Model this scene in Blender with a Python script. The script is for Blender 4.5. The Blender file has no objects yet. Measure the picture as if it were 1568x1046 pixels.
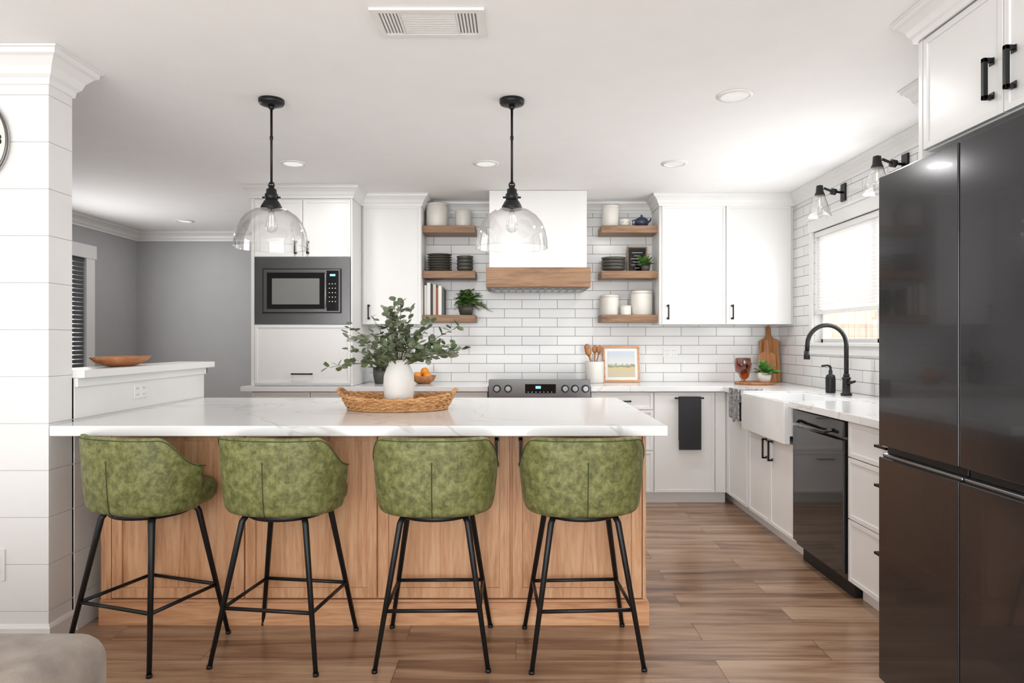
import bpy, bmesh, math, random
from mathutils import Vector, Matrix
random.seed(7)
sc=bpy.context.scene
COL=sc.collection
def lin(c):
    c=c/255.0
    return c/12.92 if c<=0.04045 else ((c+0.055)/1.055)**2.4
def C(r,g,b): return (lin(r),lin(g),lin(b),1)
# ---------------------------------------------------------------- materials
def newmat(name):
    m=bpy.data.materials.new(name); m.use_nodes=True
    nt=m.node_tree; bs=nt.nodes['Principled BSDF']
    return m,nt,bs
def N(nt,t,**kw):
    n=nt.nodes.new(t)
    for k,v in kw.items():
        if k in n.inputs: n.inputs[k].default_value=v
        else: setattr(n,k,v)
    return n
def ramp(nt,fac,stops):
    r=nt.nodes.new('ShaderNodeValToRGB'); e=r.color_ramp.elements
    e[0].position=stops[0][0]; e[0].color=stops[0][1]
    e[1].position=stops[-1][0]; e[1].color=stops[-1][1]
    for p,c in stops[1:-1]:
        x=e.new(p); x.color=c
    nt.links.new(fac,r.inputs[0]); return r
def coords(nt,scale=(1,1,1),rot=(0,0,0)):
    tc=nt.nodes.new('ShaderNodeTexCoord'); mp=nt.nodes.new('ShaderNodeMapping')
    mp.inputs['Scale'].default_value=scale; mp.inputs['Rotation'].default_value=rot
    nt.links.new(tc.outputs['Object'],mp.inputs['Vector']); return mp.outputs[0]
def simple(name,col,rough=.5,metal=0,var=.04,scale=6,bump=0,bscale=200,spec=.5,coat=0,sheen=0):
    m,nt,bs=newmat(name)
    v=coords(nt); n=N(nt,'ShaderNodeTexNoise',Scale=scale,Detail=4.0); nt.links.new(v,n.inputs['Vector'])
    a=tuple(min(1,c*(1-var)) for c in col[:3])+(1,); b=tuple(min(1,c*(1+var)) for c in col[:3])+(1,)
    r=ramp(nt,n.outputs['Fac'],[(.3,a),(.7,b)]); nt.links.new(r.outputs[0],bs.inputs['Base Color'])
    bs.inputs['Roughness'].default_value=rough; bs.inputs['Metallic'].default_value=metal
    bs.inputs['Specular IOR Level'].default_value=spec; bs.inputs['Coat Weight'].default_value=coat
    bs.inputs['Sheen Weight'].default_value=sheen
    if bump:
        n2=N(nt,'ShaderNodeTexNoise',Scale=bscale,Detail=3.0); nt.links.new(v,n2.inputs['Vector'])
        bp=N(nt,'ShaderNodeBump',Strength=bump,Distance=.002); nt.links.new(n2.outputs['Fac'],bp.inputs['Height'])
        nt.links.new(bp.outputs[0],bs.inputs['Normal'])
    return m
def wood(name,dark,mid,light,grain='z',rough=.45,sc1=1.0,bump=.05):
    m,nt,bs=newmat(name)
    s={'z':(14,14,1.1),'x':(1.1,14,14),'y':(14,1.1,14)}[grain]
    v=coords(nt,tuple(a*sc1 for a in s))
    n=N(nt,'ShaderNodeTexNoise',Scale=1.6,Detail=6.0,Roughness=.62,Distortion=1.2); nt.links.new(v,n.inputs['Vector'])
    v2=coords(nt,tuple(a*sc1*6 for a in s))
    n2=N(nt,'ShaderNodeTexNoise',Scale=1.5,Detail=3.0); nt.links.new(v2,n2.inputs['Vector'])
    mx=N(nt,'ShaderNodeMath',operation='MULTIPLY_ADD'); nt.links.new(n2.outputs['Fac'],mx.inputs[0]); mx.inputs[1].default_value=.3
    nt.links.new(n.outputs['Fac'],mx.inputs[2])
    r=ramp(nt,mx.outputs[0],[(.42,dark),(.6,mid),(.82,light)])
    nt.links.new(r.outputs[0],bs.inputs['Base Color']); bs.inputs['Roughness'].default_value=rough
    bp=N(nt,'ShaderNodeBump',Strength=bump,Distance=.002); nt.links.new(n2.outputs['Fac'],bp.inputs['Height']); nt.links.new(bp.outputs[0],bs.inputs['Normal'])
    return m
def glass(name,tint=(1,1,1,1),refl=.12,k=.65):
    m,nt,bs=newmat(name); nt.nodes.remove(bs)
    out=nt.nodes['Material Output']; tr=N(nt,'ShaderNodeBsdfTransparent',Color=tint); gl=N(nt,'ShaderNodeBsdfGlossy',Roughness=.03)
    lw=N(nt,'ShaderNodeLayerWeight',Blend=.3)
    mm=N(nt,'ShaderNodeMath',operation='MULTIPLY_ADD'); nt.links.new(lw.outputs['Facing'],mm.inputs[0]); mm.inputs[1].default_value=k; mm.inputs[2].default_value=refl*.3
    mx=nt.nodes.new('ShaderNodeMixShader'); nt.links.new(mm.outputs[0],mx.inputs[0]); nt.links.new(tr.outputs[0],mx.inputs[1]); nt.links.new(gl.outputs[0],mx.inputs[2])
    nt.links.new(mx.outputs[0],out.inputs[0]); return m
def emis(name,col,st):
    m,nt,bs=newmat(name); bs.inputs['Base Color'].default_value=col
    bs.inputs['Emission Color'].default_value=col; bs.inputs['Emission Strength'].default_value=st; return m
def tile(name,ax):
    m,nt,bs=newmat(name)
    tc=nt.nodes.new('ShaderNodeTexCoord'); sp=nt.nodes.new('ShaderNodeSeparateXYZ'); cb=nt.nodes.new('ShaderNodeCombineXYZ')
    nt.links.new(tc.outputs['Object'],sp.inputs[0]); nt.links.new(sp.outputs[ax],cb.inputs[0]); nt.links.new(sp.outputs['Z'],cb.inputs[1])
    mp=nt.nodes.new('ShaderNodeMapping'); mp.inputs['Location'].default_value=(0.1,-.914+.0785*20,0); nt.links.new(cb.outputs[0],mp.inputs[0])
    b=nt.nodes.new('ShaderNodeTexBrick'); nt.links.new(mp.outputs[0],b.inputs['Vector'])
    b.inputs['Scale'].default_value=1; b.inputs['Brick Width'].default_value=.305; b.inputs['Row Height'].default_value=.0785
    b.inputs['Mortar Size'].default_value=.002; b.inputs['Mortar Smooth'].default_value=.1
    b.inputs['Color1'].default_value=C(231,231,230); b.inputs['Color2'].default_value=C(223,224,224); b.inputs['Mortar'].default_value=C(118,116,114)
    nt.links.new(b.outputs['Color'],bs.inputs['Base Color'])
    n=N(nt,'ShaderNodeTexNoise',Scale=14.0); nt.links.new(tc.outputs['Object'],n.inputs['Vector'])
    ad=N(nt,'ShaderNodeMath',operation='MULTIPLY_ADD'); nt.links.new(b.outputs['Fac'],ad.inputs[0]); ad.inputs[1].default_value=-1; nt.links.new(n.outputs['Fac'],ad.inputs[2])
    bp=N(nt,'ShaderNodeBump',Strength=.35,Distance=.002); nt.links.new(ad.outputs[0],bp.inputs['Height']); nt.links.new(bp.outputs[0],bs.inputs['Normal'])
    rr=N(nt,'ShaderNodeMath',operation='MULTIPLY_ADD'); nt.links.new(b.outputs['Fac'],rr.inputs[0]); rr.inputs[1].default_value=.6; rr.inputs[2].default_value=.16
    nt.links.new(rr.outputs[0],bs.inputs['Roughness']); return m
def floormat():
    m,nt,bs=newmat('oak_plank_floor')
    tc=nt.nodes.new('ShaderNodeTexCoord')
    b=nt.nodes.new('ShaderNodeTexBrick'); nt.links.new(tc.outputs['Object'],b.inputs['Vector'])
    b.offset=.37; b.inputs['Scale'].default_value=1; b.inputs['Brick Width'].default_value=1.25; b.inputs['Row Height'].default_value=.18
    b.inputs['Mortar Size'].default_value=.0012; b.inputs['Color1'].default_value=(0,0,0,1); b.inputs['Color2'].default_value=(1,1,1,1); b.inputs['Mortar'].default_value=(.5,.5,.5,1)
    ml=N(nt,'ShaderNodeVectorMath',operation='MULTIPLY_ADD'); nt.links.new(b.outputs['Color'],ml.inputs[0]); ml.inputs[1].default_value=(7,7,7)
    s=N(nt,'ShaderNodeVectorMath',operation='MULTIPLY'); nt.links.new(tc.outputs['Object'],s.inputs[0]); s.inputs[1].default_value=(.8,9,1)
    nt.links.new(s.outputs[0],ml.inputs[2])
    n=N(nt,'ShaderNodeTexNoise',Scale=1.3,Detail=5.0,Roughness=.55,Distortion=.6); nt.links.new(ml.outputs[0],n.inputs['Vector'])
    s2=N(nt,'ShaderNodeVectorMath',operation='MULTIPLY'); nt.links.new(tc.outputs['Object'],s2.inputs[0]); s2.inputs[1].default_value=(4,70,1)
    n2=N(nt,'ShaderNodeTexNoise',Scale=1.5,Detail=3.0); nt.links.new(s2.outputs[0],n2.inputs['Vector'])
    a1=N(nt,'ShaderNodeMath',operation='MULTIPLY_ADD'); nt.links.new(n2.outputs['Fac'],a1.inputs[0]); a1.inputs[1].default_value=.16; nt.links.new(n.outputs['Fac'],a1.inputs[2])
    sp=nt.nodes.new('ShaderNodeSeparateColor'); nt.links.new(b.outputs['Color'],sp.inputs[0])
    a2=N(nt,'ShaderNodeMath',operation='MULTIPLY_ADD'); nt.links.new(sp.outputs[0],a2.inputs[0]); a2.inputs[1].default_value=.16; nt.links.new(a1.outputs[0],a2.inputs[2])
    r=ramp(nt,a2.outputs[0],[(.42,C(96,70,54)),(.56,C(134,103,80)),(.67,C(158,127,102)),(.84,C(184,155,130))])
    mx=N(nt,'ShaderNodeMix',data_type='RGBA'); nt.links.new(b.outputs['Fac'],mx.inputs['Factor']); nt.links.new(r.outputs[0],mx.inputs[6]); mx.inputs[7].default_value=C(70,50,38)
    nt.links.new(mx.outputs[2],bs.inputs['Base Color']); bs.inputs['Roughness'].default_value=.25
    bp=N(nt,'ShaderNodeBump',Strength=.08,Distance=.002); nt.links.new(n2.outputs['Fac'],bp.inputs['Height']); nt.links.new(bp.outputs[0],bs.inputs['Normal'])
    return m
def quartz():
    m,nt,bs=newmat('white_quartz'); v=coords(nt,(1,1,1),(0,0,.6))
    n=N(nt,'ShaderNodeTexNoise',Scale=1.1,Detail=5.0,Roughness=.5,Distortion=1.0); nt.links.new(v,n.inputs['Vector'])
    w=C(228,228,228)
    r=ramp(nt,n.outputs['Fac'],[(.488,w),(.5,C(203,201,198)),(.507,w)]); nt.links.new(r.outputs[0],bs.inputs['Base Color'])
    bs.inputs['Roughness'].default_value=.14; return m
def greenfab():
    m,nt,bs=newmat('green_velvet'); v=coords(nt)
    n=N(nt,'ShaderNodeTexNoise',Scale=34.0,Detail=6.0,Roughness=.7,Distortion=.3); nt.links.new(v,n.inputs['Vector'])
    r=ramp(nt,n.outputs['Fac'],[(.36,C(74,78,38)),(.5,C(105,108,60)),(.66,C(134,136,86))]); nt.links.new(r.outputs[0],bs.inputs['Base Color'])
    bs.inputs['Roughness'].default_value=.58; bs.inputs['Sheen Weight'].default_value=.1; bs.inputs['Sheen Tint'].default_value=C(215,210,170)
    n2=N(nt,'ShaderNodeTexNoise',Scale=300.0,Detail=2.0); nt.links.new(v,n2.inputs['Vector'])
    bp=N(nt,'ShaderNodeBump',Strength=.12,Distance=.001); nt.links.new(n2.outputs['Fac'],bp.inputs['Height']); nt.links.new(bp.outputs[0],bs.inputs['Normal']); return m
WHITE=simple('white_cabinet_paint',C(229,229,228),.35,var=.01)
WALLW=simple('white_wall_paint',C(228,228,227),.6,var=.01)
CEIL=simple('ceiling_paint',C(244,244,244),.85,var=.01)
GRAY=simple('gray_wall_paint',C(168,168,169),.75,var=.02)
GROOVE=simple('shiplap_groove',C(180,180,178),.8)
TILEX=tile('subway_tile_back','X'); TILEY=tile('subway_tile_side','Y')
FLOOR=floormat(); QTZ=quartz(); GREEN=greenfab()
SEAM=simple('dark_seam',C(62,68,36),.9)
OAKZ=wood('oak_vertical',C(172,120,82),C(203,152,112),C(220,176,136),'z')
OAKX=wood('oak_horizontal',C(168,116,78),C(200,148,108),C(218,172,132),'x')
SHELF=wood('walnut_shelf',C(94,68,47),C(132,98,70),C(158,122,90),'x')
BOARD=wood('cutting_board_wood',C(120,72,38),C(165,108,62),C(190,135,85),'z')
BOWLW=wood('bowl_wood',C(120,70,38),C(168,104,60),C(196,134,84),'y')
BLACK=simple('matte_black_metal',C(26,26,27),.42,metal=.3)
FRIDGE=simple('black_stainless',C(62,62,65),.16,metal=.65,var=.02,coat=.3)
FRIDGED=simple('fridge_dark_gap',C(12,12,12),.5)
STEEL=simple('stainless_steel',C(150,150,152),.28,metal=.9)
DSTEEL=simple('dark_stainless',C(110,109,110),.33,metal=.8)
BGLASS=simple('black_glass',C(10,10,11),.08,coat=.5)
DWBLK=simple('dishwasher_black',C(44,44,46),.1,metal=.6,coat=.5)
CER=simple('white_ceramic',C(224,221,214),.35)
CERM=simple('matte_white_vase',C(226,224,219),.6,bump=.3,bscale=60)
DISH=simple('dark_stoneware',C(80,78,72),.4,var=.15)
BLUE=simple('navy_ceramic',C(50,62,84),.3)
WICK=wood('wicker',C(132,86,48),C(186,134,84),C(216,172,120),'x',.7,3)
LEAF=simple('eucalyptus_leaf',C(92,108,72),.55,var=.35,scale=20)
LEAF2=simple('dusty_leaf',C(118,128,102),.55,var=.3,scale=20)
LEAFG=simple('green_leaf',C(84,130,54),.5,var=.35,scale=30)
STEM=simple('plant_stem',C(96,84,58),.7)
ORANGE=simple('orange_peel',C(238,150,40),.45,bump=.4,bscale=300)
PLAST=simple('white_plastic',C(229,229,227),.4)
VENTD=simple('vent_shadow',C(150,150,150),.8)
TOWEL=simple('charcoal_towel',C(48,48,50),.95,bump=.6,bscale=400)
TOWEL2=simple('patterned_towel',C(150,150,150),.95,var=.75,scale=60)
SOFA=simple('taupe_velvet',C(130,119,110),.9,var=.28,scale=14,bump=.4,sheen=.15)
SINK=simple('fireclay_sink',C(232,232,232),.15)
BLIND=simple('dark_blind',C(82,82,84),.6)
MWIN=simple('microwave_window',C(120,120,118),.3)
GL=glass('clear_glass'); AMB=glass('amber_glass',(.75,.35,.12,1),.2)
FIL=emis('bulb_filament',(1,.75,.42,1),5)
LED=emis('recessed_lens',(.9,.89,.87,1),.2)
DISP=emis('blue_display',(.2,.5,1,1),1.2)
FENCE=wood('fence_wood',C(176,140,112),C(205,175,150),C(226,204,184),'z',.8)
GRASS=simple('outdoor_ground',C(150,150,135),.9,var=.2)
def shademat():
    m,nt,bs=newmat('cellular_shade'); nt.nodes.remove(bs); out=nt.nodes['Material Output']
    d=N(nt,'ShaderNodeBsdfDiffuse',Color=C(232,232,232)); t=N(nt,'ShaderNodeBsdfTranslucent',Color=C(236,236,236)); mx=nt.nodes.new('ShaderNodeMixShader'); mx.inputs[0].default_value=.53
    nt.links.new(d.outputs[0],mx.inputs[1]); nt.links.new(t.outputs[0],mx.inputs[2]); nt.links.new(mx.outputs[0],out.inputs[0]); return m
SHADE=shademat()
def artmat():
    m,nt,bs=newmat('landscape_print'); tc=nt.nodes.new('ShaderNodeTexCoord'); sp=nt.nodes.new('ShaderNodeSeparateXYZ'); nt.links.new(tc.outputs['Generated'],sp.inputs[0])
    n=N(nt,'ShaderNodeTexNoise',Scale=6.0,Detail=4.0); nt.links.new(tc.outputs['Generated'],n.inputs['Vector'])
    a=N(nt,'ShaderNodeMath',operation='MULTIPLY_ADD'); nt.links.new(n.outputs['Fac'],a.inputs[0]); a.inputs[1].default_value=.3; nt.links.new(sp.outputs['Z'],a.inputs[2])
    r=ramp(nt,a.outputs[0],[(.3,C(196,186,160)),(.5,C(204,186,140)),(.58,C(120,130,100)),(.68,C(216,218,214)),(1.0,C(195,205,214))]); nt.links.new(r.outputs[0],bs.inputs['Base Color']); return m
ART=artmat()
# ---------------------------------------------------------------- builder
class B:
    def __init__(s): s.bm=bmesh.new(); s.m=[]; 
    def mi(s,m):
        if m not in s.m: s.m.append(m)
        return s.m.index(m)
    def face(s,vs,m,sm=False):
        try: f=s.bm.faces.new(vs)
        except ValueError: return
        f.material_index=s.mi(m); f.smooth=sm; return f
    def box(s,x0,x1,y0,y1,z0,z1,m):
        if x0>x1:x0,x1=x1,x0
        if y0>y1:y0,y1=y1,y0
        if z0>z1:z0,z1=z1,z0
        v=[s.bm.verts.new(p) for p in [(x0,y0,z0),(x1,y0,z0),(x1,y1,z0),(x0,y1,z0),(x0,y0,z1),(x1,y0,z1),(x1,y1,z1),(x0,y1,z1)]]
        for q in [(0,3,2,1),(4,5,6,7),(0,1,5,4),(1,2,6,5),(2,3,7,6),(3,0,4,7)]: s.face([v[i] for i in q],m)
    def rings(s,rs,m,cap0=True,cap1=True,closed=False,sm=True):
        R=[[s.bm.verts.new(p) for p in r] for r in rs]; n=len(R[0])
        L=len(R)
        for i in range(L if closed else L-1):
            a=R[i]; b=R[(i+1)%L]
            for j in range(n): s.face([a[j],a[(j+1)%n],b[(j+1)%n],b[j]],m,sm)
        if not closed:
            if cap0: s.face(list(reversed(R[0])),m)
            if cap1: s.face(R[-1],m)
    def tube(s,pts,r,m,seg=10,closed=False,flat=1):
        pts=[Vector(p) for p in pts]; n=len(pts); rs=[]
        rr=r if isinstance(r,(list,tuple)) else [r]*n
        up=None
        for i,p in enumerate(pts):
            if closed: d=(pts[(i+1)%n]-pts[i-1])
            else: d=(pts[min(i+1,n-1)]-pts[max(i-1,0)])
            d.normalize()
            if up is None: up=Vector((0,0,1)) if abs(d.z)<.9 else Vector((0,1,0))
            a=d.cross(up)
            if a.length<1e-4: a=d.cross(Vector((1,0,0)))
            a.normalize(); b=a.cross(d).normalized(); up=b if not closed else up
            rs.append([p+a*math.cos(t)*rr[i]+b*math.sin(t)*rr[i]*flat for t in [2*math.pi*k/seg for k in range(seg)]])
        s.rings(rs,m,closed=closed)
    def cyl(s,p0,p1,r0,m,r1=None,seg=24): s.tube([p0,p1],[r0,r0 if r1 is None else r1],m,seg)
    def lathe(s,c,prof,m,seg=40,sx=1,sy=1,cap=True):
        c=Vector(c)
        rs=[[c+Vector((r*math.cos(t)*sx,r*math.sin(t)*sy,z)) for t in [2*math.pi*k/seg for k in range(seg)]] for r,z in prof]
        s.rings(rs,m,cap0=cap,cap1=cap)
    def leaf(s,p,d,L,W,m,droop=.2):
        p=Vector(p); d=Vector(d).normalized(); a=d.cross(Vector((random.uniform(-.5,.5),random.uniform(-.5,.5),1))).normalized(); u=a.cross(d).normalized()
        c=[s.bm.verts.new(p+d*L*t+a*W*w-u*droop*L*t*t) for t,w in [(0,0),(.2,.34),(.55,.5),(.85,.32),(1,0),(.85,-.32),(.55,-.5),(.2,-.34)]]
        s.face(c,m,True)
    def sweep(s,path,prof,z,m):
        n=len(path); P=[Vector(p) for p in path]; ns=[]
        for i in range(n-1):
            d=(P[i+1]-P[i]).normalized(); ns.append(Vector((d.y,-d.x)))
        rs=[]
        for i in range(n):
            if i==0: mm=ns[0]
            elif i==n-1: mm=ns[-1]
            else: mm=(ns[i-1]+ns[i])/(1+ns[i-1].dot(ns[i]))
            rs.append([(P[i].x+mm.x*o,P[i].y+mm.y*o,z+dz) for o,dz in prof])
        s.rings(rs,m,sm=False)
    def done(s,name,loc=(0,0,0),rot=0,bevel=0,parent=None,subsurf=0,rotx=0):
        bmesh.ops.recalc_face_normals(s.bm,faces=s.bm.faces)
        me=bpy.data.meshes.new(name); s.bm.to_mesh(me); s.bm.free()
        for m in s.m: me.materials.append(m)
        o=bpy.data.objects.new(name,me); COL.objects.link(o); o.location=loc; o.rotation_euler=(rotx,0,rot)
        if bevel:
            md=o.modifiers.new('bev','BEVEL'); md.width=bevel; md.segments=2; md.limit_method='ANGLE'; md.angle_limit=.9
        if subsurf:
            md=o.modifiers.new('sub','SUBSURF'); md.levels=subsurf; md.render_levels=subsurf
        if parent: o.parent=parent
        return o
def empty(name,loc=(0,0,0),rot=0):
    e=bpy.data.objects.new(name,None); COL.objects.link(e); e.location=loc; e.rotation_euler=(0,0,rot); e.empty_display_size=.1; return e
def P(b,ax,u0,u1,d0,d1,z0,z1,m):
    if ax=='y': b.box(u0,u1,d0,d1,z0,z1,m)
    else: b.box(d0,d1,u0,u1,z0,z1,m)
def door(b,ax,u0,u1,d,z0,z1,m,fw=.022,th=.02,rec=.006,mp=None):
    P(b,ax,u0+.0005,u1-.0005,d+rec,d+th,z0+.0005,z1-.0005,mp or m)
    P(b,ax,u0,u0+fw,d,d+rec+.001,z0,z1,m); P(b,ax,u1-fw,u1,d,d+rec+.001,z0,z1,m)
    P(b,ax,u0+fw,u1-fw,d,d+rec+.001,z0,z0+fw,m); P(b,ax,u0+fw,u1-fw,d,d+rec+.001,z1-fw,z1,m)
def pull(b,ax,u,d,z,L,vert=True,t=.011,out=.032):
    h=L/2
    if vert:
        P(b,ax,u-t/2,u+t/2,d-out,d-out+t,z-h,z+h,BLACK)
        for q in (-h,h-t): P(b,ax,u-t/2,u+t/2,d-out,d,z+q,z+q+t,BLACK)
        for q in (-h,h-t*1.6): P(b,ax,u-t*.8,u+t*.8,d-.004,d,z+q,z+q+t*1.6,BLACK)
    else:
        P(b,ax,u-h,u+h,d-out,d-out+t,z-t/2,z+t/2,BLACK)
        for q in (-h,h-t): P(b,ax,u+q,u+q+t,d-out,d,z-t/2,z+t/2,BLACK)
# ---------------------------------------------------------------- shell
ZC=2.46; XW=2.28; YB=5.90; XL=-4.14; YG=7.46; YR=-2.6
def boxobj(name,x0,x1,y0,y1,z0,z1,m,bevel=0):
    b=B(); b.box(x0,x1,y0,y1,z0,z1,m); return b.done(name,bevel=bevel)
boxobj('floor',XL-.1,XW+.1,YR-.1,YG+.1,-.05,0,FLOOR)
boxobj('ceiling',XL-.1,XW+.1,YR-.1,YG+.1,ZC,ZC+.05,CEIL)
boxobj('wall_back',-2.045,XW+.1,YB,YB+.1,0,ZC,WALLW)
boxobj('wall_return',-2.045,-1.945,YB+.1,YG,0,ZC,GRAY)
boxobj('wall_dining_back',XL-.1,-1.945,YG,YG+.1,0,ZC,GRAY)
b=B()
wy0,wy1,wz0,wz1=5.35,6.55,.95,2.06
b.box(XL-.1,XL,2.98,wy0,0,ZC,GRAY); b.box(XL-.1,XL,wy1,YG,0,ZC,GRAY); b.box(XL-.1,XL,wy0,wy1,0,wz0,GRAY); b.box(XL-.1,XL,wy0,wy1,wz1,ZC,GRAY)
b.done('wall_dining_left')
boxobj('wall_left',XL-.1,XL,YR,2.98,0,ZC,WALLW)
b=B(); b.box(XL-.1,XW+.1,YR-.1,YR,0,.25,WALLW); b.box(XL-.1,XW+.1,YR-.1,YR,2.25,ZC,WALLW); b.box(XL-.1,-3.5,YR-.1,YR,.25,2.25,WALLW); b.box(1.8,XW+.1,YR-.1,YR,.25,2.25,WALLW)
b.done('wall_rear')
ry0,ry1,rz0,rz1=3.55,5.20,1.25,2.09
b=B()
b.box(XW,XW+.1,YR,ry0,0,ZC,WALLW); b.box(XW,XW+.1,ry1,YB,0,ZC,WALLW); b.box(XW,XW+.1,ry0,ry1,0,rz0,WALLW); b.box(XW,XW+.1,ry0,ry1,rz1,ZC,WALLW)
b.done('wall_right')
b=B(); b.box(-1.262,XW-.009,YB-.008,YB,.915,ZC-.001,TILEX); b.done('wall_tile_back')
b=B()
for a in [(2.53,ry0,.915,ZC-.001),(ry1,YB-.001,.915,ZC-.001),(ry0,ry1,.915,rz0),(ry0,ry1,rz1,ZC-.001)]: b.box(XW-.008,XW,a[0],a[1],a[2],a[3],TILEY)
b.done('wall_tile_right')
b=B(); t=.065
b.box(XW-.026,XW-.009,ry0-t,ry0,rz0-.02,rz1,WHITE); b.box(XW-.026,XW-.009,ry1,ry1+t-.01,rz0-.02,rz1,WHITE)
b.box(XW-.03,XW-.009,ry0-t-.01,ry1+t,rz1,rz1+.09,WHITE); b.box(XW-.04,XW-.009,ry0-t-.015,ry1+t+.005,rz1+.09,rz1+.108,WHITE)
b.box(XW-.05,XW+.04,ry0-t-.01,ry1+t,rz0-.022,rz0,WHITE); b.box(XW-.024,XW-.009,ry0-t,ry1+t-.01,rz0-.085,rz0-.022,WHITE)
for y in (ry0,ry1-.03,(ry0+ry1)/2-.015): b.box(XW+.045,XW+.08,y,y+.03,rz0,rz1,WHITE)
b.box(XW+.045,XW+.08,ry0,ry1,rz0,rz0+.03,WHITE); b.box(XW+.045,XW+.08,ry0,ry1,rz1-.03,rz1,WHITE)
b.box(XW+.06,XW+.064,ry0+.03,ry1-.03,rz0+.03,rz1-.03,GL)
b.done('window_1',bevel=.002)
b=B(); zz=rz1-.005
b.box(XW-.006,XW+.04,ry0+.005,ry1-.005,zz-.035,zz,WHITE); zz-=.035
k=0; pts=[]
while zz>1.49:
    pts.append((XW+.012 if k%2 else XW+.018,zz)); zz-=.012; k+=1
r0=[(x,ry0+.008,z) for x,z in pts]; r1=[(x,ry1-.008,z) for x,z in pts]
A=[b.bm.verts.new(p) for p in r0]; D=[b.bm.verts.new(p) for p in r1]
for i in range(len(A)-1): b.face([A[i],A[i+1],D[i+1],D[i]],SHADE)
b.box(XW-.001,XW+.03,ry0+.006,ry1-.006,1.465,1.49,WHITE)
b.done('cellular_window_shade')
b=B()
b.box(XL,XL+.022,wy1,wy1+.13,wz0-.05,wz1,WHITE); b.box(XL,XL+.022,wy0-.13,wy0,wz0-.05,wz1,WHITE); b.box(XL,XL+.028,wy0-.15,wy1+.15,wz1,wz1+.13,WHITE)
b.box(XL,XL+.05,wy0-.15,wy1+.15,wz0-.08,wz0-.05,WHITE)
b.box(XL-.06,XL-.055,wy0,wy1,wz0,wz1,GL)
b.done('window_2',bevel=.002)
b=B()
for i in range(26):
    z=wz0+.02+i*.042; b.box(XL-.04,XL-.005,wy0+.01,wy1-.01,z,z+.034,BLIND)
b.box(XL-.045,XL-.003,wy0+.005,wy1-.005,wz1-.03,wz1,BLIND)
b.done('window_blind')
Z0=2.282-.1946*12
PX=-1.937; PY0=2.83; PY1=2.98
b=B(); b.box(XL,PX-.003,PY0+.003,PY1,0,ZC,GROOVE)
zs=[0]+[Z0+.1946*i for i in range(14) if 0.02<Z0+.1946*i<ZC]+[ZC]
for a,c in zip(zs[:-1],zs[1:]):
    b.box(XL,PX,PY0,PY0+.012,a+.001,c-.001,WALLW); b.box(PX-.012,PX,PY0+.012,PY1,a+.001,c-.001,WALLW)
b.done('wall_shiplap',bevel=.0007)
b=B(); b.box(-2.05,PX+.006,PY1+.001,4.22,0,1.10,GROOVE)
for a,c in zip(zs[:-1],zs[1:]):
    if a<1.09: b.box(PX-.003,PX+.009,PY1+.001,4.22,a+.001,min(c-.001,1.10),WALLW)
b.done('wall_half',bevel=.0007)
b=B(); b.box(-2.11,-1.885,PY1+.002,4.275,1.10,1.135,WHITE)
b.box(PX+.009,PX+.022,PY1+.002,4.235,1.06,1.10,WHITE); b.box(-2.06,PX+.022,4.22,4.235,1.06,1.10,WHITE)
b.done('trim_ledge',bevel=.003)
def cprof(h,o): return [(0,-h),(.008,-h),(.012,-h*.82),(o*.3,-h*.72),(o*.42,-h*.5),(o*.7,-h*.28),(o*.86,-h*.22),(o*.9,-h*.08),(o,-h*.06),(o,0),(0,0)]
b=B(); b.sweep([(XL,PY0),(PX,PY0),(PX,PY1),(XL,PY1)],cprof(.135,.085),ZC-.001,WHITE); b.done('trim_1')
b=B(); b.sweep([(XL,PY1+.1),(XL,YG),(-2.045,YG),(-2.045,YB)],cprof(.105,.08),ZC-.001,WHITE); b.done('trim_2')
b=B(); b.sweep([(-2.045,5.9),(-2.045,5.27),(-1.263,5.27),(-1.263,5.57),(-.773,5.57),(-.773,YB-.008),(-.215,YB-.008)],cprof(.095,.065),ZC-.001,WHITE); b.done('trim_3')
b=B(); b.sweep([(.565,YB-.008),(1.173,YB-.008),(1.173,5.57),(XW-.008,5.57),(XW-.008,3.22),(1.9,3.22),(1.9,2.53),(1.485,2.53),(1.485,1.50)],cprof(.095,.065),ZC-.001,WHITE); b.done('trim_4')
bp=[(0,0),(.014,0),(.014,.075),(.008,.085),(0,.09)]
b=B(); b.sweep([(XL,PY0),(PX,PY0),(PX,PY1+.001)],bp,0,WHITE); b.done('baseboard_left')
b=B(); b.box(PX+.009,PX+.022,PY1+.002,4.22,0,.09,WHITE); b.done('baseboard_half_wall')
b=B(); b.sweep([(XL,PY1+.1),(XL,YG),(-2.045,YG)],bp,0,WHITE); b.done('baseboard_dining')
boxobj('ground',XW+.2,8,-3,11,-.3,-.2,GRASS)
b=B()
for i in range(60): b.box(4.2,4.225,.5+i*.145,.5+i*.145+.14,-.2,1.72,FENCE)
b.box(4.226,4.27,.5,9.2,.2,.3,FENCE); b.box(4.226,4.27,.5,9.2,1.3,1.4,FENCE); b.done('fence')
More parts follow.
